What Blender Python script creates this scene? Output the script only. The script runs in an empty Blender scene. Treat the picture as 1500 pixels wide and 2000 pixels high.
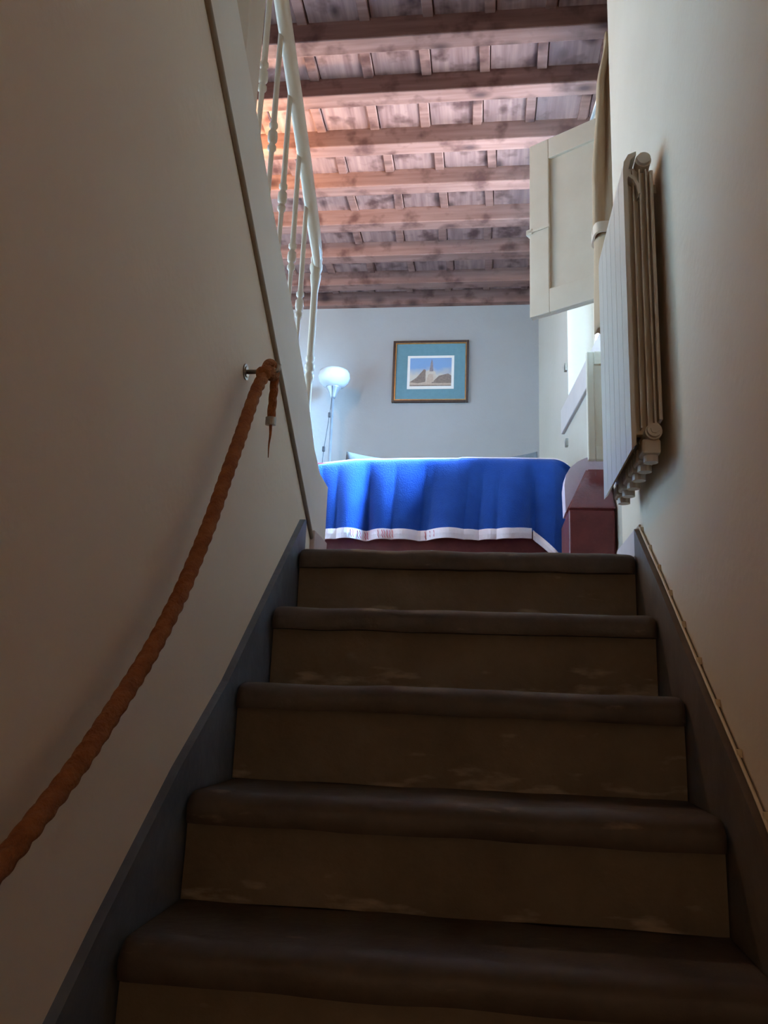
import bpy, bmesh, math, random
from mathutils import Vector, Matrix
random.seed(7)
scene = bpy.context.scene
col = scene.collection
PI = math.pi

# ------------------------------------------------------------------ camera
YAW, PITCH, ROLL, FPX = 0.1294, 0.2346, 0.0402, 1612.66
cd = bpy.data.cameras.new('camera'); cam = bpy.data.objects.new('camera', cd); col.objects.link(cam)
F = Vector((-math.sin(YAW)*math.cos(PITCH), math.cos(YAW)*math.cos(PITCH), math.sin(PITCH)))
R0 = Vector((math.cos(YAW), math.sin(YAW), 0)); U0 = R0.cross(F)
RR = R0*math.cos(ROLL) + U0*math.sin(ROLL); UU = -R0*math.sin(ROLL) + U0*math.cos(ROLL)
M = Matrix.Identity(4)
for i in range(3):
    M[i][0], M[i][1], M[i][2] = RR[i], UU[i], -F[i]
M.translation = Vector((0.5451, -2.3015, -0.4491))
cam.matrix_world = M
cd.sensor_fit = 'VERTICAL'; cd.sensor_height = 36.0; cd.lens = FPX/2000*36.0
cd.clip_start = 0.02; cd.clip_end = 100
scene.camera = cam

# ------------------------------------------------------------------ light
scene.view_settings.view_transform = 'Standard'
scene.view_settings.look = 'None'
scene.view_settings.gamma = 1.0
scene.view_settings.use_curve_mapping = False
scene.view_settings.exposure = 0.22
scene.cycles.max_bounces = 20
scene.cycles.diffuse_bounces = 14

world = bpy.data.worlds.new('sky'); scene.world = world; world.use_nodes = True
wn = world.node_tree.nodes; wl = world.node_tree.links
bg = wn['Background']
tcw = wn.new('ShaderNodeTexCoord'); sxw = wn.new('ShaderNodeSeparateXYZ'); rw = wn.new('ShaderNodeValToRGB')
mrw = wn.new('ShaderNodeMapRange'); mrw.inputs['From Min'].default_value = -1; mrw.inputs['From Max'].default_value = 1
wl.new(tcw.outputs['Generated'], sxw.inputs[0]); wl.new(sxw.outputs['Z'], mrw.inputs['Value']); wl.new(mrw.outputs['Result'], rw.inputs['Fac'])
e = rw.color_ramp.elements
e[0].position = .48; e[0].color = (.045, .055, .065, 1)             # street and facades below the horizon
e[1].position = .53; e[1].color = (.11, .24, .42, 1)
e2 = rw.color_ramp.elements.new(1.0); e2.color = (.26, .57, 1.0, 1)    # overcast sky, brighter towards the zenith
wl.new(rw.outputs['Color'], bg.inputs['Color'])
bg.inputs['Strength'].default_value = 1080.0

def lamp(name, loc, power, colr, rad):
    d = bpy.data.lights.new(name, 'POINT'); d.energy = power; d.color = colr; d.shadow_soft_size = rad
    o = bpy.data.objects.new(name, d); o.location = loc; col.objects.link(o); return o
lamp('warm_lamp_light', (-0.74, 1.22, 2.16), 34, (1.0, 0.67, 0.37), 0.035)

lamp('hall_fill_light', (0.48, -5.6, -0.35), 17.5, (1.0, 0.80, 0.58), 0.22)  # unseen fill added behind the camera to brighten walls and risers

# daylight portal in the window opening (lets the renderer find the sky)
pd = bpy.data.lights.new('window_portal', 'AREA'); pd.shape = 'RECTANGLE'; pd.size = 1.0; pd.size_y = 1.0
pd.cycles.is_portal = True
portal = bpy.data.objects.new('window_portal', pd); col.objects.link(portal)

# ------------------------------------------------------------------ materials
def lin(c):
    return tuple(((x/255)/12.92 if x/255 <= .04045 else ((x/255+.055)/1.055)**2.4) for x in c) + (1,)

def mat(name, c, c2=None, rough=.6, scale=8, stretch=(1, 1, 1), bump=0, bscale=60, metal=0, lo=.35, hi=.65, spec=.5, sheen=0):
    m = bpy.data.materials.new(name); m.use_nodes = True
    n, l = m.node_tree.nodes, m.node_tree.links
    b = n['Principled BSDF']; b.inputs['Roughness'].default_value = rough; b.inputs['Metallic'].default_value = metal
    b.inputs['Specular IOR Level'].default_value = spec
    if sheen: b.inputs['Sheen Weight'].default_value = sheen
    tc = n.new('ShaderNodeTexCoord'); mp = n.new('ShaderNodeMapping'); mp.inputs['Scale'].default_value = stretch
    l.new(tc.outputs['Object'], mp.inputs['Vector'])
    if c2 is None:
        b.inputs['Base Color'].default_value = lin(c)
    else:
        t = n.new('ShaderNodeTexNoise'); t.inputs['Scale'].default_value = scale; t.inputs['Detail'].default_value = 6
        t.inputs['Roughness'].default_value = .6
        l.new(mp.outputs['Vector'], t.inputs['Vector'])
        r = n.new('ShaderNodeValToRGB'); r.color_ramp.elements[0].position = lo; r.color_ramp.elements[1].position = hi
        r.color_ramp.elements[0].color = lin(c); r.color_ramp.elements[1].color = lin(c2)
        l.new(t.outputs['Fac'], r.inputs['Fac']); l.new(r.outputs['Color'], b.inputs['Base Color'])
    if bump:
        t2 = n.new('ShaderNodeTexNoise'); t2.inputs['Scale'].default_value = bscale; t2.inputs['Detail'].default_value = 5
        l.new(mp.outputs['Vector'], t2.inputs['Vector'])
        bp = n.new('ShaderNodeBump'); bp.inputs['Strength'].default_value = bump; bp.inputs['Distance'].default_value = .01
        l.new(t2.outputs['Fac'], bp.inputs['Height']); l.new(bp.outputs['Normal'], b.inputs['Normal'])
    return m

M_wall = mat('wall_plaster', (229, 215, 197), (234, 221, 204), .85, 1.5, bump=.12, bscale=45)
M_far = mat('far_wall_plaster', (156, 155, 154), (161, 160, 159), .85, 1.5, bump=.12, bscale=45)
M_rwall = mat('right_wall_plaster', (216, 199, 176), (222, 206, 184), .85, 1.5, bump=.12, bscale=45)
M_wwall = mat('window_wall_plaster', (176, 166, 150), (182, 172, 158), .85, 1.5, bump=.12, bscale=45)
M_sill = mat('sill_paint', (186, 174, 168), (194, 182, 176), .5, 6)
M_white = mat('white_paint', (206, 192, 172), (212, 199, 180), .35, 4, bump=.05, bscale=30)
M_string = mat('string_paint', (224, 218, 208), (230, 224, 214), .6, 3, bump=.06, bscale=40)
M_trim = mat('trim_grey', (150, 140, 124), (138, 128, 113), .7, 12)
M_skirt = mat('skirt_grey_paint', (86, 94, 106), (106, 116, 130), .34, 7, bump=.2, bscale=25)
M_skirt2 = mat('skirt_brown_paint', (82, 69, 57), (102, 88, 74), .6, 7, bump=.2, bscale=25)
M_rad = mat('radiator_enamel', (188, 178, 162), (194, 184, 168), .4, 3)
M_shut = mat('shutter_paint', (204, 192, 172), (210, 199, 180), .5, 6)
M_rope = mat('rope_fibre', (132, 78, 40), (162, 102, 56), .9, 40, bump=.6, bscale=180)
M_steel = mat('brushed_steel', (150, 145, 138), (165, 160, 152), .3, 30, metal=1)
M_lamppole = mat('grey_metal', (150, 152, 156), (165, 166, 170), .4, 20, metal=.6)
M_dark = mat('dark_plastic', (30, 30, 34), (40, 40, 44), .5, 30)
M_blue = mat('blue_fleece', (38, 84, 172), (45, 93, 184), .95, 9, bump=.3, bscale=160, sheen=.3, spec=.15)
M_hem = mat('white_hem', (236, 226, 232), (228, 214, 222), .9, 20, bump=.2, bscale=120)
M_redthread = mat('red_thread', (196, 70, 90), (214, 110, 130), .9, 30)
M_sofa = mat('wine_leather', (92, 34, 38), (110, 44, 46), .45, 14, bump=.15, bscale=80)
M_lilac = mat('pale_lilac', (206, 190, 206), (214, 200, 214), .7, 10, bump=.15, bscale=80)  # even pale lilac for the chair's rounded cushion end
M_grey = mat('grey_fabric', (66, 63, 62), (76, 73, 71), .95, 40, bump=.2, bscale=200)
M_curt = mat('beige_curtain', (170, 146, 118), (184, 160, 130), .95, 20, stretch=(1, 1, .1), bump=.15, bscale=150)
M_curt2 = mat('pale_blue_lining', (188, 196, 194), (196, 204, 202), .95, 20, stretch=(1, 1, .1))
M_cable = mat('cream_cable', (196, 180, 152), (204, 188, 160), .5, 30)
M_basew = mat('baseboard_paint', (190, 172, 168), (200, 182, 178), .6, 10)
M_bowl = mat('opal_glass', (176, 180, 184), (180, 184, 188), .15, 4)
M_frame = mat('dark_wood_frame', (50, 36, 34), (66, 48, 42), .4, 20, stretch=(4, 1, 1))
M_gilt = mat('gilt_slip', (186, 140, 84), (204, 160, 104), .35, 30, metal=.7)
M_mount = mat('teal_mount', (92, 130, 142), (98, 136, 148), .8, 40)
M_mwhite = mat('mount_white', (232, 234, 232), (236, 238, 236), .8, 40)
M_floor = mat('floor_tiles', (120, 84, 66), (136, 96, 76), .6, 6)

def glass_mat():
    m = bpy.data.materials.new('window_glass'); m.use_nodes = True
    n, l = m.node_tree.nodes, m.node_tree.links
    n.remove(n['Principled BSDF'])
    t = n.new('ShaderNodeBsdfTransparent'); g = n.new('ShaderNodeBsdfGlossy'); g.inputs['Roughness'].default_value = .02
    mx = n.new('ShaderNodeMixShader'); f = n.new('ShaderNodeFresnel'); f.inputs['IOR'].default_value = 1.45
    l.new(f.outputs[0], mx.inputs[0]); l.new(t.outputs[0], mx.inputs[1]); l.new(g.outputs[0], mx.inputs[2])
    l.new(mx.outputs[0], n['Material Output'].inputs['Surface'])
    return m
M_glass = glass_mat()

def stone_mat(name, ca, cb, chip, foot=0):
    m = bpy.data.materials.new(name); m.use_nodes = True
    n, l = m.node_tree.nodes, m.node_tree.links
    b = n['Principled BSDF']; b.inputs['Roughness'].default_value = .52; b.inputs['Specular IOR Level'].default_value = .42
    tc = n.new('ShaderNodeTexCoord')
    t = n.new('ShaderNodeTexNoise'); t.inputs['Scale'].default_value = 5; t.inputs['Detail'].default_value = 8; t.inputs['Roughness'].default_value = .65
    l.new(tc.outputs['Object'], t.inputs['Vector'])
    r = n.new('ShaderNodeValToRGB'); e = r.color_ramp.elements
    e[0].position = .3; e[0].color = lin(ca); e[1].position = .72; e[1].color = lin(cb)
    l.new(t.outputs['Fac'], r.inputs['Fac'])
    # pale chips and lime splashes
    mp = n.new('ShaderNodeMapping'); mp.inputs['Scale'].default_value = (9, 20, 34); l.new(tc.outputs['Object'], mp.inputs['Vector'])
    t2 = n.new('ShaderNodeTexNoise'); t2.inputs['Scale'].default_value = 1.0; t2.inputs['Detail'].default_value = 7; l.new(mp.outputs['Vector'], t2.inputs['Vector'])
    r2 = n.new('ShaderNodeValToRGB'); r2.color_ramp.elements[0].position = .66; r2.color_ramp.elements[1].position = .80
    l.new(t2.outputs['Fac'], r2.inputs['Fac'])
    mx = n.new('ShaderNodeMixRGB'); mx.inputs['Color2'].default_value = lin(chip)
    sg = n.new('ShaderNodeSeparateXYZ'); l.new(tc.outputs['Generated'], sg.inputs[0])
    mr = n.new('ShaderNodeMapRange'); mr.inputs['From Min'].default_value = .05; mr.inputs['From Max'].default_value = .40
    mr.inputs['To Min'].default_value = foot; mr.inputs['To Max'].default_value = 0; l.new(sg.outputs['Z'], mr.inputs['Value'])
    ad = n.new('ShaderNodeMath'); ad.operation = 'ADD'; l.new(t2.outputs['Fac'], ad.inputs[0]); l.new(mr.outputs['Result'], ad.inputs[1])
    l.new(ad.outputs[0], r2.inputs['Fac']); l.new(r2.outputs['Color'], mx.inputs['Fac']); l.new(r.outputs['Color'], mx.inputs['Color1'])
    l.new(mx.outputs['Color'], b.inputs['Base Color'])
    t3 = n.new('ShaderNodeTexNoise'); t3.inputs['Scale'].default_value = 38; t3.inputs['Detail'].default_value = 8; l.new(tc.outputs['Object'], t3.inputs['Vector'])
    bp = n.new('ShaderNodeBump'); bp.inputs['Strength'].default_value = .35; bp.inputs['Distance'].default_value = .006
    l.new(t3.outputs['Fac'], bp.inputs['Height']); l.new(bp.outputs['Normal'], b.inputs['Normal'])
    return m
M_stone = stone_mat('worn_tread_stone', (58, 49, 44), (92, 80, 70), (140, 122, 104))
M_riser = stone_mat('lit_riser_stone', (138, 120, 100), (168, 150, 128), (206, 188, 164), .135)  # paler than the treads: light falling on the risers is put into the colour

def wood_mat(name, base, dark, light, along):
    """weathered limed softwood: long grain, knots, cloudy stains; grain runs along axis `along`"""
    m = bpy.data.materials.new(name); m.use_nodes = True
    n, l = m.node_tree.nodes, m.node_tree.links
    b = n['Principled BSDF']; b.inputs['Roughness'].default_value = .75; b.inputs['Specular IOR Level'].default_value = .2
    tc = n.new('ShaderNodeTexCoord'); oi = n.new('ShaderNodeObjectInfo')
    add = n.new('ShaderNodeVectorMath'); add.operation = 'MULTIPLY_ADD'
    cmb = n.new('ShaderNodeCombineXYZ')
    for i in range(3): l.new(oi.outputs['Random'], cmb.inputs[i])
    add.inputs[1].default_value = (37, 53, 71); l.new(cmb.outputs[0], add.inputs[0]); l.new(tc.outputs['Object'], add.inputs[2])
    mp = n.new('ShaderNodeMapping'); mp.inputs['Scale'].default_value = (3, 40, 40) if along == 'x' else (40, 3, 40)
    l.new(add.outputs[0], mp.inputs['Vector'])
    g = n.new('ShaderNodeTexNoise'); g.inputs['Scale'].default_value = 1; g.inputs['Detail'].default_value = 5; l.new(mp.outputs[0], g.inputs['Vector'])
    s = n.new('ShaderNodeTexNoise'); s.inputs['Scale'].default_value = 9; s.inputs['Detail'].default_value = 3; l.new(add.outputs[0], s.inputs['Vector'])
    r = n.new('ShaderNodeValToRGB'); r.color_ramp.elements[0].position = .3; r.color_ramp.elements[1].position = .7
    r.color_ramp.elements[0].color = lin(base); r.color_ramp.elements[1].color = lin(light); l.new(g.outputs['Fac'], r.inputs['Fac'])
    r2 = n.new('ShaderNodeValToRGB'); r2.color_ramp.elements[0].position = .52; r2.color_ramp.elements[1].position = .68; l.new(s.outputs['Fac'], r2.inputs['Fac'])
    mul = n.new('ShaderNodeMath'); mul.operation = 'MULTIPLY'; mul.inputs[1].default_value = .8; l.new(r2.outputs['Color'], mul.inputs[0])
    mx = n.new('ShaderNodeMixRGB'); mx.inputs['Color2'].default_value = lin(dark); l.new(mul.outputs[0], mx.inputs['Fac']); l.new(r.outputs['Color'], mx.inputs['Color1'])
    # knots
    mpk = n.new('ShaderNodeMapping'); mpk.inputs['Scale'].default_value = (4, 8, 6) if along == 'x' else (8, 5, 6); l.new(add.outputs[0], mpk.inputs['Vector'])
    v = n.new('ShaderNodeTexVoronoi'); v.inputs['Scale'].default_value = 1; l.new(mpk.outputs[0], v.inputs['Vector'])
    r3 = n.new('ShaderNodeValToRGB'); r3.color_ramp.elements[0].position = .07; r3.color_ramp.elements[0].color = (.8, .8, .8, 1)
    r3.color_ramp.elements[1].position = .26; r3.color_ramp.elements[1].color = (0, 0, 0, 1); l.new(v.outputs['Distance'], r3.inputs['Fac'])
    mx2 = n.new('ShaderNodeMixRGB'); mx2.inputs['Color2'].default_value = lin((50, 28, 27)); l.new(r3.outputs['Color'], mx2.inputs['Fac']); l.new(mx.outputs['Color'], mx2.inputs['Color1'])
    l.new(mx2.outputs['Color'], b.inputs['Base Color'])
    bp = n.new('ShaderNodeBump'); bp.inputs['Strength'].default_value = .2; bp.inputs['Distance'].default_value = .004
    l.new(g.outputs['Fac'], bp.inputs['Height']); l.new(bp.outputs['Normal'], b.inputs['Normal'])
    return m
M_plank = wood_mat('limed_plank', (112, 82, 77), (64, 36, 33), (142, 110, 102), 'y')
M_beam = wood_mat('limed_beam', (112, 78, 69), (74, 44, 39), (134, 99, 89), 'x')

# ------------------------------------------------------------------ builders
def obj(name, bm, m=None, parent=None, smooth=False):
    me = bpy.data.meshes.new(name)
    bmesh.ops.recalc_face_normals(bm, faces=bm.faces)
    bm.to_mesh(me); bm.free()
    for mm in (m if isinstance(m, (list, tuple)) else [m]): me.materials.append(mm)
    if smooth:
        for p in me.polygons: p.use_smooth = True
    o = bpy.data.objects.new(name, me); col.objects.link(o)
    if parent: o.parent = parent
    return o
def tag(o, label=None, cat=None, group=None, kind=None):
    if label: o['label'] = label
    if cat: o['category'] = cat
    if group: o['group'] = group
    if kind: o['kind'] = kind
    return o
def thing(name, label, cat, group=None):
    o = bpy.data.objects.new(name, None); o.empty_display_size = .05; col.objects.link(o)
    return tag(o, label, cat, group)
def settle(root, loc):
    """move an Empty to the base of its thing without moving its parts"""
    v = Vector(loc); root.location = v
    for c in root.children: c.location = c.location - v
def box(bm, x0, x1, y0, y1, z0, z1, bev=0, seg=2):
    vs = [bm.verts.new((x, y, z)) for x in (x0, x1) for y in (y0, y1) for z in (z0, z1)]
    fs = [bm.faces.new([vs[i] for i in q]) for q in ((0, 1, 3, 2), (4, 6, 7, 5), (0, 4, 5, 1), (2, 3, 7, 6), (0, 2, 6, 4), (1, 5, 7, 3))]
    if bev:
        es = list({e for f in fs for e in f.edges})
        bmesh.ops.bevel(bm, geom=es, offset=bev, segments=seg, affect='EDGES', profile=.5)
    return vs
def bx(*a, **k):
    bm = bmesh.new(); box(bm, *a, **k); return bm
def ears(poly):
    def cr(a, b, c): return (b[0]-a[0])*(c[1]-a[1])-(b[1]-a[1])*(c[0]-a[0])
    ar = sum(poly[i][0]*poly[(i+1) % len(poly)][1]-poly[(i+1) % len(poly)][0]*poly[i][1] for i in range(len(poly)))
    sg = 1 if ar > 0 else -1
    idx = list(range(len(poly))); out = []
    while len(idx) > 3:
        best = None
        for n in range(len(idx)):
            i, j, k = idx[n-1], idx[n], idx[(n+1) % len(idx)]
            a, b, c = poly[i], poly[j], poly[k]
            if sg*cr(a, b, c) <= 1e-9: continue
            if any(sg*cr(a, b, poly[q]) >= 0 and sg*cr(b, c, poly[q]) >= 0 and sg*cr(c, a, poly[q]) >= 0 for q in idx if q not in (i, j, k)): continue
            best = n; break
        if best is None: best = 0
        n = best; out.append((idx[n-1], idx[n], idx[(n+1) % len(idx)])); idx.pop(n)
    out.append(tuple(idx)); return out
def prism(bm, poly, axis, a, b):
    """extrude a 2-D polygon along axis (0=x: poly is (y,z); 1=y: (x,z); 2=z: (x,y))"""
    def P(u, v, w): return ((w, u, v), (u, w, v), (u, v, w))[axis]
    A = [bm.verts.new(P(u, v, a)) for u, v in poly]; B = [bm.verts.new(P(u, v, b)) for u, v in poly]
    for i in range(len(poly)):
        j = (i+1) % len(poly); bm.faces.new((A[i], B[i], B[j], A[j]))
    for i, j, k in ears(poly):
        bm.faces.new((A[i], A[j], A[k])); bm.faces.new((B[k], B[j], B[i]))
    return bm
def lathe(bm, prof, c, seg=16, squash=1):
    rings = []
    for r, z in prof:
        rings.append([bm.verts.new((c[0]+r*math.cos(2*PI*k/seg), c[1]+squash*r*math.sin(2*PI*k/seg), c[2]+z)) for k in range(seg)])
    for A, B in zip(rings, rings[1:]):
        for k in range(seg):
            bm.faces.new((A[k], A[(k+1) % seg], B[(k+1) % seg], B[k]))
    bm.faces.new(rings[0][::-1]); bm.faces.new(rings[-1])
    return bm
def frames(pts):
    pts = [Vector(p) for p in pts]; T = []
    for i in range(len(pts)):
        T.append((pts[min(i+1, len(pts)-1)]-pts[max(i-1, 0)]).normalized())
    n = T[0].orthogonal().normalized(); out = []
    for p, t in zip(pts, T):
        n = (n - t*n.dot(t)).normalized(); out.append((p, t, n, t.cross(n)))
    return out
def tube(bm, pts, r, seg=10, cap=True):
    rings = []
    fr = frames(pts)
    for i, (p, t, n, b) in enumerate(fr):
        rr = r(i/(len(fr)-1)) if callable(r) else r
        rings.append([bm.verts.new(p+n*rr*math.cos(2*PI*k/seg)+b*rr*math.sin(2*PI*k/seg)) for k in range(seg)])
    for A, B in zip(rings, rings[1:]):
        for k in range(seg): bm.faces.new((A[k], A[(k+1) % seg], B[(k+1) % seg], B[k]))
    if cap: bm.faces.new(rings[0][::-1]); bm.faces.new(rings[-1])
    return bm
def spline(pts, n):
    P = [Vector(p) for p in pts]; P = [2*P[0]-P[1]] + P + [2*P[-1]-P[-2]]; out = []
    for i in range(1, len(P)-2):
        for k in range(n):
            t = k/n; a, b, c, d = P[i-1:i+3]
            out.append(.5*((2*b)+(c-a)*t+(2*a-5*b+4*c-d)*t*t+(3*b-a-3*c+d)*t**3))
    out.append(P[-2]); return out
def twisted(bm, pts, r, strands=3, pitch=.09, sub=9):
    """laid rope: lobed section that turns along the path"""
    seg = strands*sub; rings = []; s = 0; last = None
    for p, t, n, b in frames(pts):
        if last is not None: s += (p-last).length
        last = p; ph = 2*PI*s/pitch; ring = []
        for k in range(seg):
            a = 2*PI*k/seg
            rr = r*(.80+.20*abs(math.cos(strands*(a-ph)/2)))
            ring.append(bm.verts.new(p+n*rr*math.cos(a)+b*rr*math.sin(a)))
        rings.append(ring)
    for A, B in zip(rings, rings[1:]):
        for k in range(seg): bm.faces.new((A[k], A[(k+1) % seg], B[(k+1) % seg], B[k]))
    bm.faces.new(rings[0][::-1]); bm.faces.new(rings[-1]); return bm
def struct(name, bm, m, parent=None, smooth=False):
    o = obj(name, bm, m, parent, smooth)
    if parent is None: o['kind'] = 'structure'
    return o

# ------------------------------------------------------------------ setting
ZB, ZC = 2.38, 2.47            # underside of the beams, underside of the planks
ZF = -2.02                     # lower floor
XW = 0.975                     # stairwell right wall
YE = 0.38                      # its far end
D = 3.10                       # far wall
def wx(y): return 1.151 - .0873*y          # oblique window wall of the upper room

# outline of the string board of the upper flight (y, z), far end first
STR = [(.44, 0), (.44, .298), (.30, .306), (.19, .358), (.05, .487), (-.206, .652), (-.381, .74), (-.508, .815), (-.632, .905), (-.76, .985), (-.862, 1.052), (-2.5, 2.13)]
def zstr(y):
    for (a, za), (b, zb) in zip(STR[1:], STR[2:]):
        if b <= y <= a: return za+(zb-za)*(a-y)/(a-b)
    return STR[-1][1]
wl_ = [(-6.5, ZF), (.44, ZF), (.44, .28)] + [(y, z-.03) for y, z in STR[2:]] + [(-2.5, 2.5), (-6.5, 2.5)]
struct('wall_left', prism(bmesh.new(), wl_, 0, -.12, -.02), M_wall)
struct('wall_right', bx(XW, 1.3, -6.5, YE, ZF, 2.6), M_rwall)
struct('wall_front', bx(-2.0, 1.3, -6.6, -6.5, ZF, 2.6), M_wall)
struct('wall_far', bx(-2.0, 1.3, D, D+.12, 0, 2.6), M_far)
struct('wall_room_left', bx(-2.0, -1.9, -6.5, D, 0, 2.6), M_wall)

# window wall: four blocks around the opening, in a frame that runs along the oblique wall
O = Vector((wx(YE), YE, 0)); dv = (Vector((wx(D), D, 0))-O); LW = dv.length; dv.normalize()
nv = Vector((dv.y, -dv.x, 0))              # outwards (away from the room)
def wp(s, d, z): return O + dv*s + nv*d + Vector((0, 0, z))
def wbox(bm, s0, s1, d0, d1, z0, z1, bev=0):
    vs = box(bm, s0, s1, d0, d1, z0, z1, bev)
    return vs
def wobj(name, bm, m, parent=None, smooth=False):
    for v in bm.verts: v.co = wp(*v.co)
    return obj(name, bm, m, parent, smooth)
S0, S1, WZ0, WZ1 = .42, 1.66, 1.225, 2.24  # opening along the wall
SPN, SPF, TW = .30, .07, .20                # splays of near and far reveal, wall thickness
bm = bmesh.new()
wbox(bm, 0, LW, 0, TW, 0, WZ0); wbox(bm, 0, LW, 0, TW, WZ1, 2.6)
prism(bm, [(0, 0), (S0, 0), (S0-SPN*.0, TW), (0, TW)], 2, WZ0, WZ1)
prism(bm, [(S1, 0), (LW, 0), (LW, TW), (S1-SPF, TW)], 2, WZ0, WZ1)
o = wobj('wall_window_side', bm, M_wwall); o['kind'] = 'structure'

# floors
bm = bmesh.new(); box(bm, -1.9, 1.3, .28, D, -.12, 0); box(bm, -1.9, -.12, -6.5, .28, -.12, 0)
struct('floor', bm, M_floor)
struct('floor_lower', bx(-.12, 1.3, -6.6, 1.2, ZF-.1, ZF), M_stone)

# ceiling: boarding above, beams across, one plank and one cover batten for each bay
ceil = struct('ceiling', bx(-2.0, 1.3, -6.6, D+.1, ZC+.022, ZC+.12), M_plank)
yb = []
YB = [.655, .99, 1.347, 1.695, 2.05, 2.41, 2.775]
YB = [-1.36+.335*i for i in range(6)] + YB
bmb = None
for i, y in enumerate(YB):
    o = obj('beam', bx(-1.9, 1.3 if y < YE else wx(y)+.06, y, y+.088, ZB+random.uniform(-.006, .006), ZC+.02, bev=.006), M_beam, ceil)
obj('beam', bx(-1.9, .95, D-.05, D+.02, ZB-.01, ZC+.02, bev=.006), M_beam, ceil)
edges = YB + [D]
pl_me = None
for i in range(4, len(edges)-1):
    y0, y1 = edges[i]+.08, edges[i+1]+.005
    if y1 - y0 < .1: continue
    off = random.uniform(-.03, .03)
    k = 0; x = -1.9
    while x < 1.1:
        w = .272+random.uniform(-.012, .012)
        dz = random.uniform(0, .008)
        x1 = min(x+w, 1.2)
        o = obj('plank', bx(x+.002, x1-.002, y0, y1, ZC+dz, ZC+.02+dz, bev=.002, seg=1), M_plank, ceil)
        sk = random.uniform(-.006, .006)
        bm = bx(x1-.050, x1-.004, y0, y1, ZC-.007, ZC+.006, bev=.002, seg=1)
        for v in bm.verts: v.co.x += sk*(1 if v.co.y > (y0+y1)/2 else -1)
        obj('batten', bm, M_beam, ceil)
        x = x1

# skirtings beside the steps, baseboards on the landing, sloping trim on the left wall
SKL = [(.10, .10), (.079, .099), (-.248, -.16), (-.551, -.403), (-.797, -.566), (-.94, -.676), (-1.054, -.764), (-1.169, -.86), (-2.5, -1.88)]
o = struct('baseboard_left', prism(bmesh.new(), SKL + [(-2.5, ZF), (.10, ZF)], 0, -.025, -.003), M_skirt)
SKR = [(.05, .075), (.039, .07), (-.248, -.126), (-.544, -.338), (-.781, -.505), (-.914, -.602), (-.99, -.672), (-2.5, -1.86)]
o = struct('baseboard_right', prism(bmesh.new(), SKR + [(-2.5, ZF), (.05, ZF)], 0, .954, XW+.005), M_skirt2)
struct('baseboard_landing_left', bx(-.05, -.004, .235, .437, .001, .10, bev=.004), M_basew)
bm = bx(.957, XW+.004, .052, YE+.012, .001, .078, bev=.003); struct('baseboard_landing_right', bm, M_basew)
TR = [(.245, .072), (-.036, .249), (-.302, .431), (-.609, .642), (-.85, .796), (-1.011, .900), (-2.5, 1.88)]
bm = bmesh.new(); tube(bm, [(-.016, y, z) for y, z in ((.245, .072), (-.30, .4315), (-1.011, .900), (-2.5, 1.88))], .0075, 8)
struct('trim_1', bm, M_trim, smooth=True)

# ------------------------------------------------------------------ stone staircase
YN = [0, -.2523, -.5112, -.7716, -1.0134, -1.27, -1.525, -1.78, -2.035]
ZN = [0, -.2006, -.3995, -.606, -.7962, -1.0, -1.2, -1.4, -1.6]
st = thing('staircase', 'dark worn stone staircase climbing between the two plaster walls', 'stairs')
def worn(bm, amp, sc, seed):
    from mathutils import noise
    for v in bm.verts:
        q = v.co*sc + Vector((seed*7.3, seed*3.1, 0))
        v.co += Vector((0, noise.noise(q), .7*noise.noise(q+Vector((9, 4, 2)))))*amp
for i, (y, z) in enumerate(zip(YN, ZN)):
    yback = (YN[i-1] if i else .30)
    # tread slab with a rounded nosing, cut along its length so the wear can bend it
    prof = [(yback+.036, z), (yback+.036, z-.058), (y+.004, z-.058), (y+.001, z-.050)]
    for k in range(6):
        a = -PI/2*.0 + PI/2*k/5
        prof.append((y+.038-.038*math.cos(a), z-.030+.030*math.sin(a)))
    TS = [0, .003, .007, .012, .018, .024] + [.024+.952*q/24 for q in range(1, 24)] + [.976, .982, .988, .993, .997, 1]
    NX = len(TS)-1; rings = []
    bm = bmesh.new()
    for j in range(NX+1):
        t = TS[j]; x = .951*t
        e = min(t, 1-t)*.951
        rnd = .022-math.sqrt(max(0, .022**2-max(0, .022-e)**2))                     # corners worn round
        ring = [bm.verts.new((x, (yy if yy > y+.04 else yy+rnd*.8), zz-(rnd*.45 if (zz > z-.034 and yy < y+.04) else 0))) for yy, zz in prof]
        rings.append(ring)
    for A, B in zip(rings, rings[1:]):
        for k in range(len(A)): bm.faces.new((A[k], A[(k+1) % len(A)], B[(k+1) % len(A)], B[k]))
    bm.faces.new(rings[0][::-1]); bm.faces.new(rings[-1])
    worn(bm, .0055, 9, i)
    s_ = obj('step', bm, M_stone, st, smooth=True)
    md = s_.modifiers.new('edge', 'EDGE_SPLIT'); md.split_angle = math.radians(50)
    zl = ZN[i+1] if i+1 < len(ZN) else ZF
    bm = bmesh.new()
    G = [[bm.verts.new((.951*j/20, y+.032, zl+(z-.055-zl)*k/4)) for k in range(5)] for j in range(21)]
    for j in range(20):
        for k in range(4): bm.faces.new((G[j][k], G[j+1][k], G[j+1][k+1], G[j][k+1]))
    worn(bm, .004, 8, i+30)
    bmesh.ops.solidify(bm, geom=list(bm.faces), thickness=.02)
    obj('riser', bm, M_riser, s_)
prof = []
for i, (y, z) in enumerate(zip(YN, ZN)):
    prof.append((y+.058, z-.075)); prof.append((y+.058, (ZN[i+1] if i+1 < len(ZN) else ZF)-.075))
poly = [(1.2, -.075)] + prof[:-1] + [(YN[-1]+.058, ZF-.05), (1.2, ZF-.05)]
struct('stair_core', prism(bmesh.new(), poly, 0, -.002, .953), M_stone)  # unseen solid core added under the steps to stop light leaking in
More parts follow.
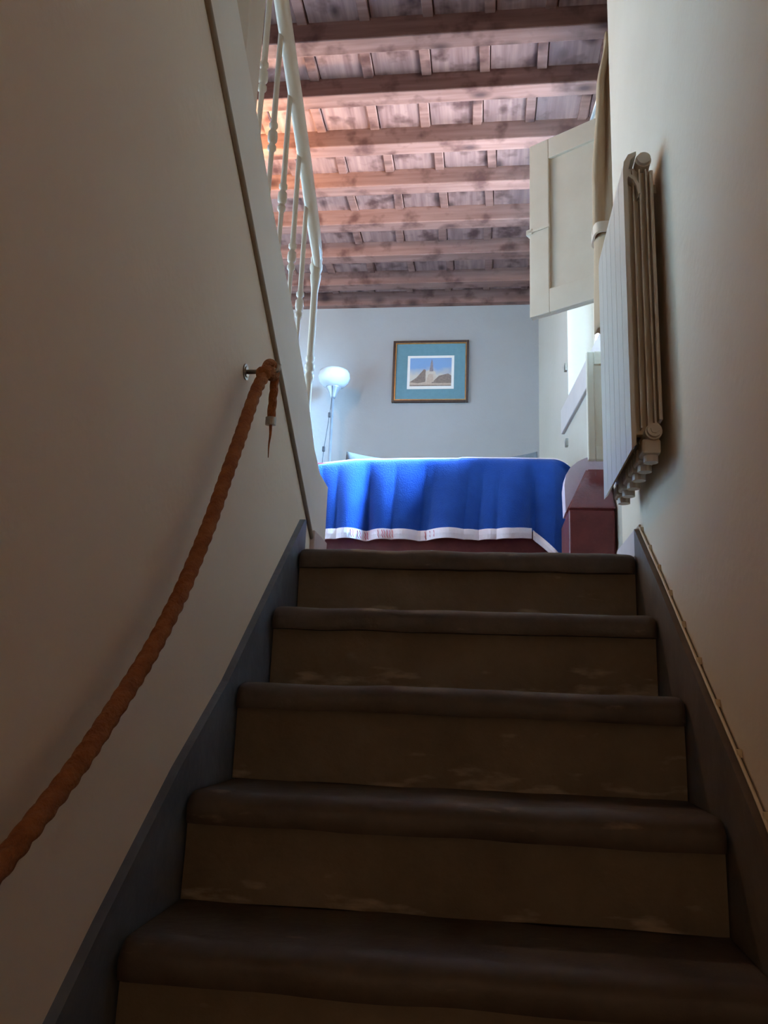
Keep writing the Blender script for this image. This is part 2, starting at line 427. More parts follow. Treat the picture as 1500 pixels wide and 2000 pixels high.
settle(st, (.475, -2.0, ZF))

# ------------------------------------------------------------------ upper flight on the left
uf = thing('upper_staircase', 'white boarded upper flight rising above the left wall', 'stairs')
bm = prism(bmesh.new(), STR + [(-2.5, 1.895)] + [(y, z+.004) for y, z in TR[::-1][1:]] + [(.30, .004)], 0, -.058, -.013)
obj('string_board', bm, M_string, uf)
for k in range(9):
    y1 = .40-.27*k; z1 = .1765*(k+1)-.04
    o = obj('step', bx(-1.0, -.125, y1-.29, y1, max(.001, z1-.17), z1-.03), M_white, uf)
    obj('tread', bx(-1.0, -.125, y1-.29, y1+.02, z1-.03, z1, bev=.006), M_white, o)
settle(uf, (-.5, .4, 0))

# railing
rl = thing('stair_railing', 'white turned balustrade with sloping handrail along the upper flight', 'railing')
XR = -.072
def baluster(y, z0, zt, zr, r=.0085):
    h = zt-z0; m = zr-z0
    prof = [(r*1.25, 0), (r*1.25, .03), (r*.8, .04)]
    prof += [(r*.72, m*.35), (r*.85, m-.075), (r*.9, m-.062), (r*1.5, m-.055), (r*1.5, m-.046), (r*1.0, m-.040), (r*1.0, m-.034)]
    prof += [(r*1.55, m-.028), (r*1.7, m-.014), (r*1.55, m), (r*1.0, m+.006), (r*1.0, m+.012), (r*1.5, m+.018), (r*1.5, m+.027), (r*1.05, m+.034)]
    prof += [(r*1.0, m+.05), (r*.92, h-.03), (r*.8, h)]
    return lathe(bmesh.new(), prof, (XR, y, z0), 14)
def zrail(y): return 1.075-.628*(y-.27)
for y in (.10, -.036, -.19, -.333, -.462):
    z0 = zstr(y)-.035; zr = .835-.68*(y-.1)
    obj('baluster', baluster(y, z0, zrail(y)+.04, zr), M_white, rl, smooth=True)
for k in range(3, 13):
    y = -.462-.145*(k-2)*1.0-.05
    obj('baluster', baluster(y, zstr(y)-.035, zrail(y)+.04, .835-.66*(y-.1)), M_white, rl, smooth=True)
# starting newel with stacked rings and a turned cap
z0 = zstr(.30)-.01; r = .0125; m = .40; h = 1.125-z0
prof = [(r*1.3, 0), (r*1.3, .05), (r, .06), (r*.95, m-.07), (r*1.0, m-.06), (r*1.35, m-.052), (r*1.35, m-.036), (r*1.05, m-.03), (r*1.05, m-.022),
        (r*1.4, m-.016), (r*1.4, m), (r*1.05, m+.006), (r*1.0, m+.014), (r*1.25, m+.02), (r*1.25, m+.03), (r*1.0, m+.036), (r*1.0, h-.15),
        (r*1.05, h-.14), (r*1.5, h-.10), (r*1.55, h-.085), (r*1.35, h-.08), (r*1.8, h-.06), (r*1.8, h-.045), (r*1.5, h-.038), (r*1.7, h-.02), (r*1.2, h-.004), (r*.4, h)]
obj('newel_post', lathe(bmesh.new(), prof, (XR, .30, z0), 18), M_white, rl, smooth=True)
# square intermediate post
bm = bx(XR-.03, -.040, -.70, -.585, zstr(-.60)-.05, 2.05, bev=.003); obj('square_post', bm, M_white, rl)
# handrail: rounded section swept along the slope
bm = bmesh.new()
sec = []
for k in range(14):
    a = 2*PI*k/14; cx, sx = math.cos(a), math.sin(a)
    sec.append((.011+math.copysign(abs(cx)**.6, cx)*.019, math.copysign(abs(sx)**.6, sx)*.034))
path = [(.315, 1.062), (.27, 1.10), (.18, 1.155)] + [(y, zrail(y)+.036) for y in (0, -.5, -1.2, -1.9)]
rings = []
for i, (y, z) in enumerate(path):
    sc = .55 if i == 0 else (.85 if i == 1 else 1)
    rings.append([bm.verts.new((XR+u*sc, y+v*.5*sc, z+v*.85*sc)) for u, v in sec])
for A, B in zip(rings, rings[1:]):
    for k in range(14): bm.faces.new((A[k], A[(k+1) % 14], B[(k+1) % 14], B[k]))
bm.faces.new(rings[0][::-1]); bm.faces.new(rings[-1])
obj('handrail', bm, M_white, rl, smooth=True)
settle(rl, (XR, .30, .3))

# ------------------------------------------------------------------ rope and its hook
hk = thing('rope_hook', 'steel wall peg with round plate holding the rope end on the left wall', 'hook')
HY, HZ = -.563, .302
bm = bmesh.new(); tube(bm, [(-.021, HY, HZ), (-.0165, HY, HZ)], .019, 20); tube(bm, [(-.0165, HY, HZ), (-.0145, HY, HZ)], .013, 20)
obj('wall_plate', bm, M_steel, hk)
bm = bmesh.new(); tube(bm, [(-.016, HY, HZ), (.052, HY, HZ)], .0055, 12)
tube(bm, spline([(.050, HY, HZ), (.058, HY, HZ+.004), (.060, HY, HZ+.018)], 4), .005, 10)
obj('peg', bm, M_steel, hk, smooth=True)
settle(hk, (-.02, HY, HZ))
rp = thing('rope_handrail', 'thick orange brown twisted rope sagging along the left wall as a handrail', 'rope')
RP = [(.031, -.578, .285), (.030, -.60, .262), (.03, -.638, .214), (.03, -.711, .096), (.03, -.785, -.02), (.03, -.855, -.130), (.03, -.945, -.250), (.03, -.985, -.296), (.03, -1.06, -.372), (.03, -1.155, -.452), (.03, -1.262, -.535), (.03, -1.35, -.592), (.03, -1.42, -.634), (.028, -1.60, -.74), (.02, -1.8, -.85)]
obj('rope', twisted(bmesh.new(), spline(RP, 16), .0145), M_rope, rp, smooth=True)
LO = [(.031, -.578, .285), (.030, -.572, .306), (.034, -.560, .324), (.040, -.546, .326), (.044, -.538, .306), (.044, -.536, .272), (.042, -.532, .235), (.040, -.528, .196)]
obj('rope_tail', twisted(bmesh.new(), spline(LO, 14), .0105), M_rope, rp, smooth=True)
bm = bmesh.new(); tube(bm, [(.042, -.545, .302), (.037, -.572, .296), (.029, -.592, .284)], .017, 12)
obj('seizing', bm, M_rope, rp, smooth=True)
bm = bmesh.new(); tube(bm, [(.040, -.529, .202), (.040, -.527, .184)], .0125, 14)
tag(obj('end_clamp', bm, M_steel, rp), 'steel clamp on the rope end')
bm = bmesh.new(); tube(bm, spline([(.040, -.527, .186), (.041, -.527, .16), (.039, -.526, .135), (.040, -.527, .105)], 4), lambda t: .004*(1-.8*t), 8)
tag(obj('loose_thread', bm, M_rope, rp, smooth=True), 'thin frayed thread hanging below the rope end')
settle(rp, (.03, -.58, .28))

# ------------------------------------------------------------------ radiator
rd = thing('radiator', 'cream aluminium column radiator hung on the right wall', 'radiator')
XF, XB, RY0, NS, PW = .880, .955, -.385, 6, .080
RZ0, RZ1 = .172, .985
def section():
    bm = bmesh.new()
    g = .0015
    # front plate with its top curled back
    pf = [(XF, RZ0), (XF+.011, RZ0+.012), (XF+.011, RZ1-.07), (XF+.02, RZ1-.03), (XF+.034, RZ1-.016), (XF+.034, RZ1-.006), (XF+.014, RZ1-.014), (XF+.003, RZ1-.035), (XF, RZ1-.06)]
    A = [bm.verts.new((x, g, z)) for x, z in pf]; B = [bm.verts.new((x, PW-g, z)) for x, z in pf]
    bm.faces.new(A); bm.faces.new(B[::-1])
    for i in range(len(pf)): j = (i+1) % len(pf); bm.faces.new((A[i], B[i], B[j], A[j]))
    # water column and vertical fins behind it
    box(bm, XF+.010, XB-.004, PW/2-.012, PW/2+.012, RZ0+.045, RZ1-.035, bev=.004)
    for x in (XF+.024, XF+.040, XF+.056):
        box(bm, x, x+.0035, .007, PW-.007, RZ0+.055, RZ1-.055)
    box(bm, XB-.009, XB, .004, PW-.004, RZ0+.075, RZ1-.06, bev=.002)
    return bm
for k in range(NS):
    if k == 0:
        s0 = obj('radiator_section', section(), M_rad, rd); sm = s0.data
        # deflector: curved louvre at the top of the section
        lv = bmesh.new()
        path = [(XF+.018, RZ1-.075), (XF+.030, RZ1-.085), (XF+.038, RZ1-.105), (XF+.041, RZ1-.13)]
        A = [lv.verts.new((x, -.004, z)) for x, z in path] + [lv.verts.new((x-.006, -.004, z-.006)) for x, z in path[::-1]]
        B = [lv.verts.new((v.co.x, PW-.006, v.co.z)) for v in A]
        lv.faces.new(A); lv.faces.new(B[::-1])
        for i in range(len(A)): j = (i+1) % len(A); lv.faces.new((A[i], B[i], B[j], A[j]))
        l0 = obj('louvre', lv, M_rad, s0)
        hubs = []
        for zz_ in (RZ0+.045, RZ1-.032):
            hb = bmesh.new(); tube(hb, [(XF+.052, .002, zz_), (XF+.052, PW-.002, zz_)], .020, 18)
            hubs.append(obj('hub', hb, M_rad, s0, smooth=False))
        fb = bmesh.new(); tube(fb, [(XF+.050, PW/2, RZ0+.03), (XF+.050, PW/2, RZ0-.022)], .017, 14); box(fb, XF+.026, XF+.070, .012, PW-.012, RZ0-.006, RZ0+.03, bev=.006)
        f0 = obj('foot', fb, M_rad, s0)
        s = s0
    else:
        s = s0.copy(); col.objects.link(s); s.parent = rd
        for c in (l0, hubs[0], hubs[1], f0):
            d = c.copy(); col.objects.link(d); d.parent = s
    s.location = (0, RY0+PW*k, 0)
bm = bmesh.new()
tube(bm, [(XF+.052, RY0+.002, RZ0+.045), (XF+.052, RY0-.010, RZ0+.045)], .0165, 24)
tube(bm, [(XF+.052, RY0-.010, RZ0+.045), (XF+.052, RY0-.014, RZ0+.045)], .010, 6)
obj('plug', bm, M_rad, rd)
bm = bmesh.new()
tube(bm, [(XF+.052, RY0+.002, RZ1-.032), (XF+.052, RY0-.008, RZ1-.032)], .0165, 24)
obj('plug', bm, M_rad, rd)
bm = bmesh.new(); bm.free()
for kk in (1, 5): obj('wall_bracket', bx(XB-.012, XW+.002, RY0+PW*kk-.012, RY0+PW*kk+.012, RZ1-.085, RZ1-.06), M_rad, rd)
settle(rd, (XF+.05, RY0, RZ0))

# ------------------------------------------------------------------ cable with clips on the right skirting
cb = thing('clipped_cable', 'thin cream cable clipped along the top edge of the right skirting', 'cable')
def skr(y):
    for (a, za), (b, zb) in zip(SKR, SKR[1:]):
        if b <= y <= a: return za+(zb-za)*(a-y)/(a-b)
    return .075
cp = [(.968, YE-.01, .084), (.968, .06, .084)] + [(.968, y, skr(y)+.006) for y in (.03, -.12, -.248, -.40, -.544, -.66, -.781, -.914, -1.0, -1.4, -1.9)]
obj('cable', tube(bmesh.new(), spline(cp, 5), .0032, 8), M_cable, cb, smooth=True)
c0 = None
for y in (.02, -.085, -.19, -.305, -.425, -.545, -.665, -.785, -.905, -1.05):
    if c0 is None:
        bm = bmesh.new(); box(bm, .966, XW, -.0035, .0035, -.004, .010, bev=.001)
        c = c0 = obj('cable_clip', bm, M_cable, cb)
    else:
        c = c0.copy(); col.objects.link(c); c.parent = cb
    c.location = (0, y, skr(y)+.007)
settle(cb, (.968, .02, .07))

# ------------------------------------------------------------------ window, shutter, curtain
w1 = bpy.data.objects.new('window_1', None); col.objects.link(w1); tag(w1, kind='structure')
a, b = S0+.01, S1-SPF*.8
bm = bmesh.new()
wbox(bm, a, a+.045, .13, .17, WZ0, WZ1, .004); wbox(bm, b-.045, b, .13, .17, WZ0, WZ1, .004)
wbox(bm, a, b, .13, .17, WZ0, WZ0+.06, .004); wbox(bm, a, b, .13, .17, WZ1-.06, WZ1, .004)
wbox(bm, (a+b)/2-.03, (a+b)/2+.03, .125, .175, WZ0, WZ1, .004)
wobj('window_frame', bm, M_white, w1)
for s0_, s1_ in ((a+.045, (a+b)/2-.03), ((a+b)/2+.03, b-.06)):
    bm = bmesh.new(); wbox(bm, s0_, s1_, .148, .152, WZ0+.06, WZ1-.06); wobj('pane', bm, M_glass, w1)
bm = bmesh.new(); wbox(bm, S0-.05, S1+.14, -.018, .135, WZ0-.14, WZ0+.004, .005); wobj('window_sill', bm, M_sill, w1)
for z in (1.42, 1.08-.1):
    bm = bmesh.new(); wbox(bm, S1+.02, S1+.05, -.014, .004, z, z+.045, .003); wobj('hinge_pin', bm, M_steel, w1)
pc = wp((S0+S1)/2, .215, (WZ0+WZ1)/2)
portal.matrix_world = Matrix.Translation(pc) @ (nv.to_track_quat('Z', 'Y').to_matrix().to_4x4())
pd.size = 1.1; pd.size_y = 1.1

# shutter leaf: hinged at the near jamb, swung into the room
sh = thing('shutter', 'cream panelled wooden shutter leaf swung open beside the curtain', 'shutter')
dS = Vector((-.845, .534, 0)).normalized(); nS = Vector((-dS.y, dS.x, 0))   # nS points towards the camera side
if nS.y > 0: nS = -nS
HS = Vector((1.075, .80, 0)); LS = .417
SZ0, SZ1 = 1.215, 2.062
def sp(u, d, z): return HS + dS*u + nS*d + Vector((0, 0, z))
def sobj(name, bm, m, **k):
    for v in bm.verts: v.co = sp(*v.co)
    return obj(name, bm, m, sh, **k)
fw = .095
bm = bmesh.new(); box(bm, 0, LS, -.014, .004, SZ0, SZ1); sobj('backing_panel', bm, M_shut)
bm = bmesh.new(); box(bm, LS-fw, LS, .003, .018, SZ0, SZ1, bev=.003); sobj('stile', bm, M_shut)
bm = bmesh.new(); box(bm, 0, fw, .003, .018, SZ0, SZ1, bev=.003); sobj('stile', bm, M_shut)
bm = bmesh.new(); box(bm, fw, LS-fw, .003, .018, SZ0, SZ0+.11, bev=.003); sobj('rail', bm, M_shut)
bm = bmesh.new(); box(bm, fw, LS-fw, .003, .018, SZ1-.10, SZ1, bev=.003); sobj('rail', bm, M_shut)
bm = bmesh.new(); box(bm, LS-.10, LS+.012, .018, .024, 1.618, 1.632, bev=.002); box(bm, LS-.015, LS+.014, -.016, .024, 1.612, 1.638, bev=.002); sobj('latch', bm, M_shut)
for z in (1.32, 1.95):
    bm = bmesh.new(); tube(bm, [(0, .012, z), (0, .012, z+.07)], .008, 10); box(bm, 0, .05, .017, .021, z+.01, z+.06); sobj('hinge', bm, M_steel)
settle(sh, (HS.x, HS.y, SZ0))

# curtain bunched beside the window
cu = thing('curtain', 'beige curtain bunched beside the window with a pale band round it', 'curtain')
def drape(zs, cx, cy, rx, ry, folds, amp, ph, seg=64):
    """gathered cloth: closed wavy section that changes down its length; functions of t (0 top .. 1 bottom)"""
    bm = bmesh.new(); rings = []
    for i, z in enumerate(zs):
        t = i/(len(zs)-1); ring = []
        for k in range(seg):
            a = 2*PI*k/seg
            w = 1+amp(t)*math.sin(folds*a+ph+1.2*t)+.3*amp(t)*math.sin((folds*2-1)*a+2*t)
            ring.append(bm.verts.new((cx(t)+rx(t)*w*math.cos(a), cy(t)+ry(t)*w*math.sin(a), z+.012*math.sin(3*a+ph)*(1 if i in (0, len(zs)-1) else 0))))
        rings.append(ring)
    for A, B in zip(rings, rings[1:]):
        for k in range(seg): bm.faces.new((A[k], A[(k+1) % seg], B[(k+1) % seg], B[k]))
    bm.faces.new(rings[0]); bm.faces.new(rings[-1][::-1]); return bm
def lerp(*ks):
    def f(t):
        for (a, va), (b, vb) in zip(ks, ks[1:]):
            if a <= t <= b:
                u = (t-a)/(b-a); u = u*u*(3-2*u); return va+(vb-va)*u
        return ks[-1][1]
    return f
def zz(a, b, n): return [a+(b-a)*i/n for i in range(n+1)]
obj('upper_drape', drape(zz(2.235, 1.375, 26), lerp((0, 1.014), (.25, .996), (1, .990)), lambda t: .66, lerp((0, .018), (.3, .031), (.75, .042), (1, .045)), lerp((0, .085), (1, .05)), 3, lerp((0, .45), (.6, .42), (1, .22)), 2.6), M_curt, cu, smooth=True)
obj('lower_drape', drape(zz(1.375, .985, 14), lambda t: .992, lambda t: .66, lerp((0, .046), (1, .050)), lambda t: .05, 4, lerp((0, .05), (1, .10)), 2.0), M_curt, cu, smooth=True)
tag(obj('lining', drape(zz(2.27, .955, 22), lerp((0, 1.058), (.6, 1.052), (1, 1.02)), lambda t: .70, lerp((0, .020), (.5, .022), (1, .034)), lambda t: .045, 4, lambda t: .08, 1.0), M_curt2, cu, smooth=True), 'pale blue grey lining behind the beige cloth')
bm = bmesh.new(); NB = 40
P0 = []
for k in range(NB):
    a = 2*PI*k/NB; c_, s_ = math.cos(a), math.sin(a)
    P0.append((math.copysign(abs(c_)**.5, c_), math.copysign(abs(s_)**.5, s_)))
R_ = [[bm.verts.new((.994+u*rx, .655+v*ry, z)) for u, v in P0] for rx, ry, z in ((.057, .066, 1.362), (.057, .066, 1.405), (.049, .058, 1.405), (.049, .058, 1.362))]
for i in range(4):
    A, B = R_[i], R_[(i+1) % 4]
    for k in range(NB): bm.faces.new((A[k], A[(k+1) % NB], B[(k+1) % NB], B[k]))
tag(obj('tie_band', bm, M_white, cu), 'pale stiff band round the curtain')
settle(cu, (1.0, .66, .955))
cr = thing('curtain_rod', 'thin curtain rod above the window against the ceiling', 'rod')
bm = bmesh.new(); tube(bm, [wp(.10, -.045, 2.285), wp(1.9, -.045, 2.285)], .008, 10); obj('rod', bm, M_steel, cr, smooth=True)
for s_ in (.14, 1.86):
    bm = bmesh.new(); tube(bm, [wp(s_, -.045, 2.285), wp(s_, .002, 2.285)], .006, 8); obj('bracket', bm, M_steel, cr)
settle(cr, wp(1.0, 0, 2.285))
# short lower leaf, open below the sill
ls = thing('lower_shutter', 'short cream lower shutter leaf below the sill, half hidden by the radiator', 'shutter')
YL = 1.055
bm = bx(.965, 1.055, YL, YL+.016, .60, 1.07, bev=.003); obj('leaf_panel', bm, M_shut, ls)
bm = bx(.953, .985, YL-.006, YL+.020, .59, 1.075, bev=.005); obj('stile', bm, M_shut, ls)
for z in (.59, 1.015): obj('rail', bx(.985, 1.05, YL-.006, YL+.020, z, z+.06, bev=.003), M_shut, ls)
for z in (.66, .98): obj('hinge', bx(1.046, 1.062, YL-.010, YL-.003, z, z+.045, bev=.002), M_steel, ls)
settle(ls, (1.0, YL, .59))

# ------------------------------------------------------------------ sofa with blue throw
SY, SZ = 1.66, .785
sf = thing('sofa', 'wine red sofa seen from behind under a blue throw', 'sofa')
obj('backrest', bx(-.95, .91, SY, SY+.17, .12, SZ-.012, bev=.045, seg=4), M_sofa, sf, smooth=True)
obj('seat', bx(-.95, .91, SY+.16, SY+.85, .10, .42, bev=.04, seg=4), M_sofa, sf, smooth=True)
obj('armrest', bx(-1.08, -.94, SY+.02, SY+.85, .10, .58, bev=.04, seg=4), M_sofa, sf, smooth=True)
for x in (-.98, .84):
    for y in (SY+.04, SY+.76): obj('foot', bx(x, x+.06, y, y+.06, 0, .13, bev=.006), M_dark, sf)
settle(sf, (0, SY+.4, 0))

th = thing('throw_blanket', 'royal blue fleece throw with white edging hung over the sofa back', 'blanket')
def ztop(x):
    return SZ + .010*math.sin(2.3*x+.6) + (.004 if x > .4 else 0) - max(0, -.14-x)*.10 - (max(0, x-.86)**2)*5.5
def fold(x, t):
    w = x + .018*math.sin(9*x+1) + .03*t*math.sin(4*x)
    r1 = abs(math.sin(11.5*w+.4))**.8; r2 = abs(math.sin(19.0*w+1.1))**.8
    f = 1.25*r1 + .55*r2 - 1.1 + .25*math.sin(7*x+2+2.2*t)
    return f
X0, X1, NXT, NT = -.93, .945, 260, 34
def cloth_pt(x, v, hem):
    """v 0..1 runs from the seat side over the back and down the near side"""
    zt = ztop(x); xe = x
    rx = max(0, x-.86)
    if v < .22:
        t = v/.22; return Vector((xe, SY+.19-.005*t, zt-.12+.095*t))
    if v < .40:
        t = (v-.22)/.18; a = PI*t
        return Vector((xe, SY+.088+.10*math.cos(a), zt-.025+.025*math.sin(a)))
    t = (v-.40)/.60
    z = zt-.025 - t*(zt-.025-hem)
    amp = .055*t**.7
    return Vector((xe-.0*t, SY-.016-amp*(1+fold(x, t)) - .01*t + rx*.55, z))
def hem_z(x):
    if x < .755: return .388 + .006*math.sin(2.0*x+.3) + max(0, x-.66)*.20
    return .407 - (x-.755)*1.05
bm = bmesh.new(); G = []
xs = [X0+(X1-X0)*i/NXT for i in range(NXT+1)]
for x in xs:
    G.append([bm.verts.new(cloth_pt(x, j/NT, hem_z(x))) for j in range(NT+1)])
for i in range(NXT):
    for j in range(NT):
        bm.faces.new((G[i][j], G[i+1][j], G[i+1][j+1], G[i][j+1]))
bmesh.ops.solidify(bm, geom=list(bm.faces), thickness=.004)
obj('blue_cloth', bm, M_blue, th, smooth=True)
def hemband(xa, xb, n, w, slope=0, name='white_edging'):
    bm = bmesh.new(); L = []
    for i in range(n+1):
        x = xa+(xb-xa)*i/n; p = cloth_pt(x, 1, hem_z(x)); q = p+Vector((0, -.002, 0))
        zb = q.z
        L.append([bm.verts.new(v) for v in ((q.x, q.y-.006, zb+.010), (q.x, q.y-.010, zb-w*.4), (q.x, q.y-.006, zb-w), (q.x, q.y+.006, zb-w), (q.x, q.y+.006, zb+.010))])
    for A, B in zip(L, L[1:]):
        for k in range(5): bm.faces.new((A[k], A[(k+1) % 5], B[(k+1) % 5], B[k]))
    bm.faces.new(L[0]); bm.faces.new(L[-1][::-1])
    return obj(name, bm, M_hem, th, smooth=False)
hemband(X0, .752, 120, .040); hemband(.758, .90, 14, .034)
# embroidered red strokes on the edging
bm = bmesh.new()
for xc in (-.115, -.085, -.055, .015, .035, .06, .085, .24, .265, .285):
    p = cloth_pt(xc, 1, hem_z(xc))
    for k in range(2):
        x0 = xc+.011*k; y0 = p.y-.0135
        a_ = [(x0, y0+.003, p.z+.002), (x0+.004, y0, p.z-.012), (x0+.002, y0, p.z-.024), (x0+.007, y0+.003, p.z-.036)]
        tube(bm, [Vector(q) for q in a_], .0016, 6)
tag(obj('red_stitching', bm, M_redthread, th), 'faint red stitched strokes on the white edging', kind='stuff')
# piping along the top of the back
pts = [cloth_pt(x, .335, 0)+Vector((0, 0, .004)) for x in xs[::3]]
obj('white_piping', tube(bmesh.new(), pts, .0055, 8), M_hem, th, smooth=True)
settle(th, (0, SY, .36))

# grey cushion lying behind the sofa back
gc = bmesh.new()
N = 40; G = []
YG = SY+.30
for i in range(N+1):
    u = i/N; x = -.229+(.80+.229)*u; e = (2*u-1)
    zt = .866+.050*abs(e)**3
    th_ = .045*(1-.75*abs(e)**6)+.004
    G.append([gc.verts.new(v) for v in ((x, YG-.005, zt), (x, YG-th_, zt-.05), (x, YG-th_, .49), (x, YG, .421), (x, YG+th_, .49), (x, YG+th_, zt-.05), (x, YG+.005, zt))])
for A, B in zip(G, G[1:]):
    for k in range(7): gc.faces.new((A[k], A[(k+1) % 7], B[(k+1) % 7], B[k]))
gc.faces.new(G[0]); gc.faces.new(G[-1][::-1])
tag(obj('back_cushion', gc, M_grey, None, smooth=True), 'long grey back cushion showing above the blue throw', 'cushion')

# ------------------------------------------------------------------ wine-red chair by the window wall
ch = thing('armchair', 'low wine red leather chair between the blue covered sofa and right wall', 'chair')
CY = 1.02
obj('seat_base', bx(.868, 1.052, CY, CY+.34, .03, .372, bev=.010, seg=3), M_sofa, ch)
bm = bmesh.new()
# leaning outer back: wedge whose left edge slopes
q = [(.862, CY-.006, .370), (1.055, CY-.006, .370), (1.045, CY+.10, .575), (.955, CY+.10, .575)]
A = [bm.verts.new(v) for v in q]; B = [bm.verts.new((v[0], v[1]+.10, v[2])) for v in q]
bm.faces.new(A); bm.faces.new(B[::-1])
for i in range(4): j = (i+1) % 4; bm.faces.new((A[i], B[i], B[j], A[j]))
bmesh.ops.bevel(bm, geom=list(bm.edges), offset=.008, segments=3, affect='EDGES')
obj('outer_back', bm, M_sofa, ch)
bm = bmesh.new()
ol = [(.866, .385), (.862, .50), (.868, .545), (.888, .580), (.92, .606), (.96, .625), (1.0, .630), (1.03, .62), (1.04, .40)]
prism(bm, ol, 1, CY+.105, CY+.23)
bmesh.ops.bevel(bm, geom=[e for e in bm.edges if abs(e.verts[0].co.y-e.verts[1].co.y) < 1e-5 and len(e.link_faces) == 2 and e.calc_face_angle(0) > .5], offset=.012, segments=3, affect='EDGES')
tag(obj('side_cushion', bm, M_lilac, ch), 'pale lilac rounded cushion end')
for x in (.88, 1.01):
    for y in (CY+.02, CY+.28): obj('foot', bx(x, x+.03, y, y+.03, 0, .035), M_dark, ch)
settle(ch, (.96, CY+.17, 0))

# ------------------------------------------------------------------ floor lamp
fl = thing('floor_lamp', 'grey uplighter floor lamp with an opal glass bowl by far wall', 'lamp')
LX, LY = -.51, 2.88
obj('base', lathe(bmesh.new(), [(.13, 0), (.13, .012), (.10, .024), (.02, .034), (.012, .05)], (LX, LY, 0), 28), M_lamppole, fl, smooth=True)
obj('pole', lathe(bmesh.new(), [(.0105, .03), (.0105, .9), (.013, .905), (.013, .925), (.0095, .93), (.0095, 1.60)], (LX, LY, 0), 14), M_lamppole, fl, smooth=True)
obj('cup', lathe(bmesh.new(), [(.012, 1.585), (.020, 1.60), (.030, 1.635), (.050, 1.662), (.052, 1.668), (.03, 1.67)], (LX, LY, 0), 24), M_lamppole, fl, smooth=True)
pr = [(.045, 1.664), (.075, 1.680), (.098, 1.705), (.109, 1.735), (.108, 1.762), (.100, 1.780), (.093, 1.782), (.098, 1.762), (.099, 1.738), (.09, 1.712), (.07, 1.69), (.03, 1.675)]
obj('glass_bowl', lathe(bmesh.new(), pr, (LX, LY, 0), 36), M_bowl, fl, smooth=True)
cp = [(LX+.002, LY-.055, 1.66), (LX+.004, LY-.06, 1.55), (LX-.004, LY-.062, 1.45), (LX-.018, LY-.065, 1.3), (LX-.028, LY-.066, 1.2), (LX-.034, LY-.07, 1.0), (LX-.03, LY-.06, .5), (LX, LY-.09, .04)]
cbl = obj('cord', tube(bmesh.new(), spline(cp, 5), .0028, 6), M_dark, fl, smooth=True)
obj('switch', bx(LX-.012, LX+.004, LY-.070, LY-.056, 1.43, 1.465, bev=.004), M_dark, cbl)
obj('switch', bx(LX-.038, LX-.020, LY-.076, LY-.058, 1.19, 1.225, bev=.004), M_dark, cbl)
settle(fl, (LX, LY, 0))

# ------------------------------------------------------------------ framed picture
pf = thing('framed_picture', 'small framed townscape print with a wide teal mount on the far wall', 'picture')
PX0, PX1, PZ0, PZ1, PY = -.135, .398, 1.635, 2.098, D
fwid = .016
for n_, a_ in (('frame_side', (PX0, PX0+fwid, PY-.024, PY+.001, PZ0, PZ1)), ('frame_side', (PX1-fwid, PX1, PY-.024, PY+.001, PZ0, PZ1)),
               ('frame_side', (PX0+fwid, PX1-fwid, PY-.024, PY+.001, PZ0, PZ0+fwid)), ('frame_side', (PX0+fwid, PX1-fwid, PY-.024, PY+.001, PZ1-fwid, PZ1))):
    obj(n_, bx(*a_, bev=.003), M_frame, pf)
bm = bmesh.new(); g0 = fwid; g1 = fwid+.007
box(bm, PX0+g0, PX0+g1, PY-.019, PY-.008, PZ0+g0, PZ1-g0); box(bm, PX1-g1, PX1-g0, PY-.019, PY-.008, PZ0+g0, PZ1-g0)
box(bm, PX0+g1, PX1-g1, PY-.019, PY-.008, PZ0+g0, PZ0+g1); box(bm, PX0+g1, PX1-g1, PY-.019, PY-.008, PZ1-g1, PZ1-g0)
tag(obj('gilt_slip', bm, M_gilt, pf), 'thin gilt inner edge of the frame')
obj('mount', bx(PX0+.012, PX1-.012, PY-.012, PY-.004, PZ0+.012, PZ1-.012), M_mount, pf)
ix0, ix1, iz0, iz1 = -.030, .297, 1.735, 1.985
obj('mount_border', bx(ix0, ix1, PY-.0135, PY-.011, iz0, iz1), M_mwhite, pf)
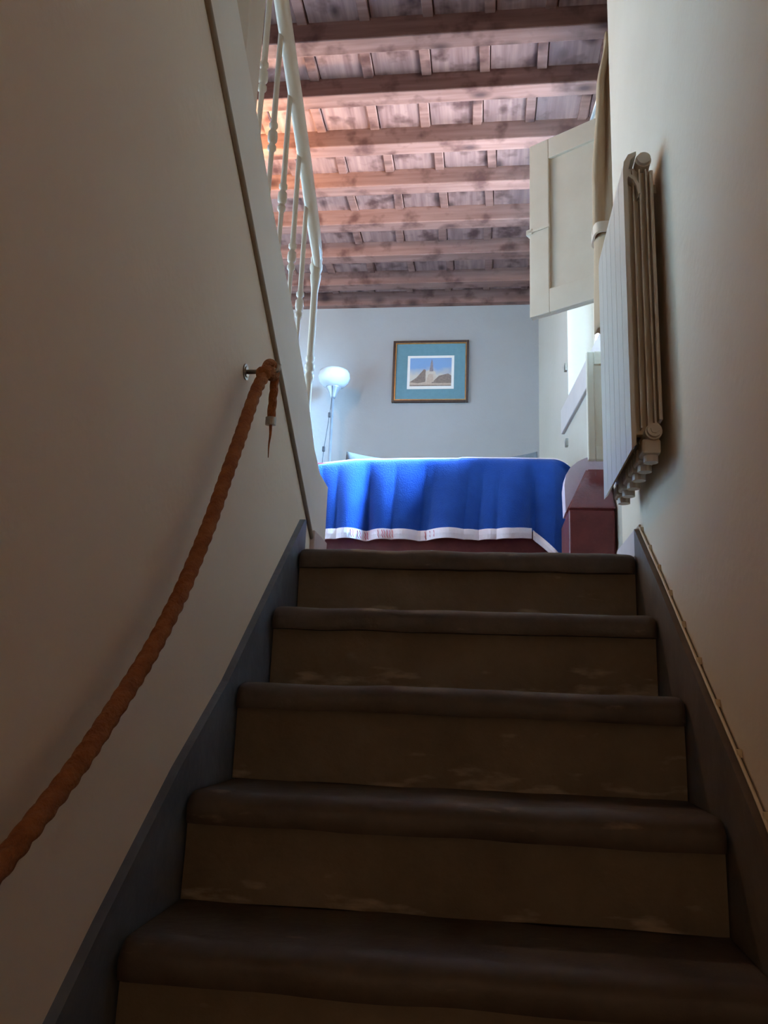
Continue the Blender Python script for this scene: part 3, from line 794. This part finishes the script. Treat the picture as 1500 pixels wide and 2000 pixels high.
def print_mats():
    sky = bpy.data.materials.new('print_sky'); sky.use_nodes = True
    n, l = sky.node_tree.nodes, sky.node_tree.links; b = n['Principled BSDF']; b.inputs['Roughness'].default_value = .8
    tc = n.new('ShaderNodeTexCoord'); sx = n.new('ShaderNodeSeparateXYZ'); l.new(tc.outputs['Generated'], sx.inputs[0])
    ns = n.new('ShaderNodeTexNoise'); ns.inputs['Scale'].default_value = 5; l.new(tc.outputs['Generated'], ns.inputs['Vector'])
    ma = n.new('ShaderNodeMath'); ma.operation = 'MULTIPLY_ADD'; ma.inputs[1].default_value = .35; l.new(ns.outputs['Fac'], ma.inputs[0]); l.new(sx.outputs['Z'], ma.inputs[2])
    r = n.new('ShaderNodeValToRGB'); r.color_ramp.elements[0].position = .55; r.color_ramp.elements[0].color = lin((196, 190, 178)); r.color_ramp.elements[1].position = .85; r.color_ramp.elements[1].color = lin((122, 156, 198))
    l.new(ma.outputs[0], r.inputs['Fac']); l.new(r.outputs['Color'], b.inputs['Base Color'])
    return [sky, mat('print_pale_stone', (190, 176, 162), (200, 188, 174), .8, 60), mat('print_dark_roofs', (112, 96, 88), (136, 118, 106), .8, 90), mat('print_ground', (178, 156, 138), (190, 168, 150), .8, 60), mat('print_spire', (120, 110, 116), (140, 130, 134), .8, 60)]
PM = print_mats()
bm = bmesh.new()
qx0, qx1, qz0, qz1 = ix0+.018, ix1-.018, iz0+.022, iz1-.018
def flat(poly, k, mi):
    f = bm.faces.new([bm.verts.new((qx0+(qx1-qx0)*u, PY-.0138-.0001*k, qz0+(qz1-qz0)*v)) for u, v in poly]); f.material_index = mi
flat([(0, 0), (1, 0), (1, 1), (0, 1)], 0, 0)
flat([(0, 0), (1, 0), (1, .14), (0, .16)], 1, 3)
flat([(.0, .14), (.16, .30), (.34, .60), (.38, .58), (.40, .16), (.2, .1)], 2, 2)
flat([(.38, .14), (.38, .52), (.52, .60), (.62, .50), (.64, .14)], 3, 1)
flat([(.52, .10), (.70, .36), (.92, .44), (1, .36), (1, .10)], 4, 2)
flat([(.47, .52), (.50, .82), (.525, .97), (.55, .82), (.565, .52)], 5, 4)
flat([(0, 0), (1, 0), (1, .03), (0, .04)], 6, 2)
flat([(.40, .14), (.44, .40), (.50, .44), (.56, .40), (.58, .14)], 7, 3)
for f in bm.faces: f.normal_update()
o = obj('print', bm, PM, pf)
settle(pf, ((PX0+PX1)/2, PY, PZ0))
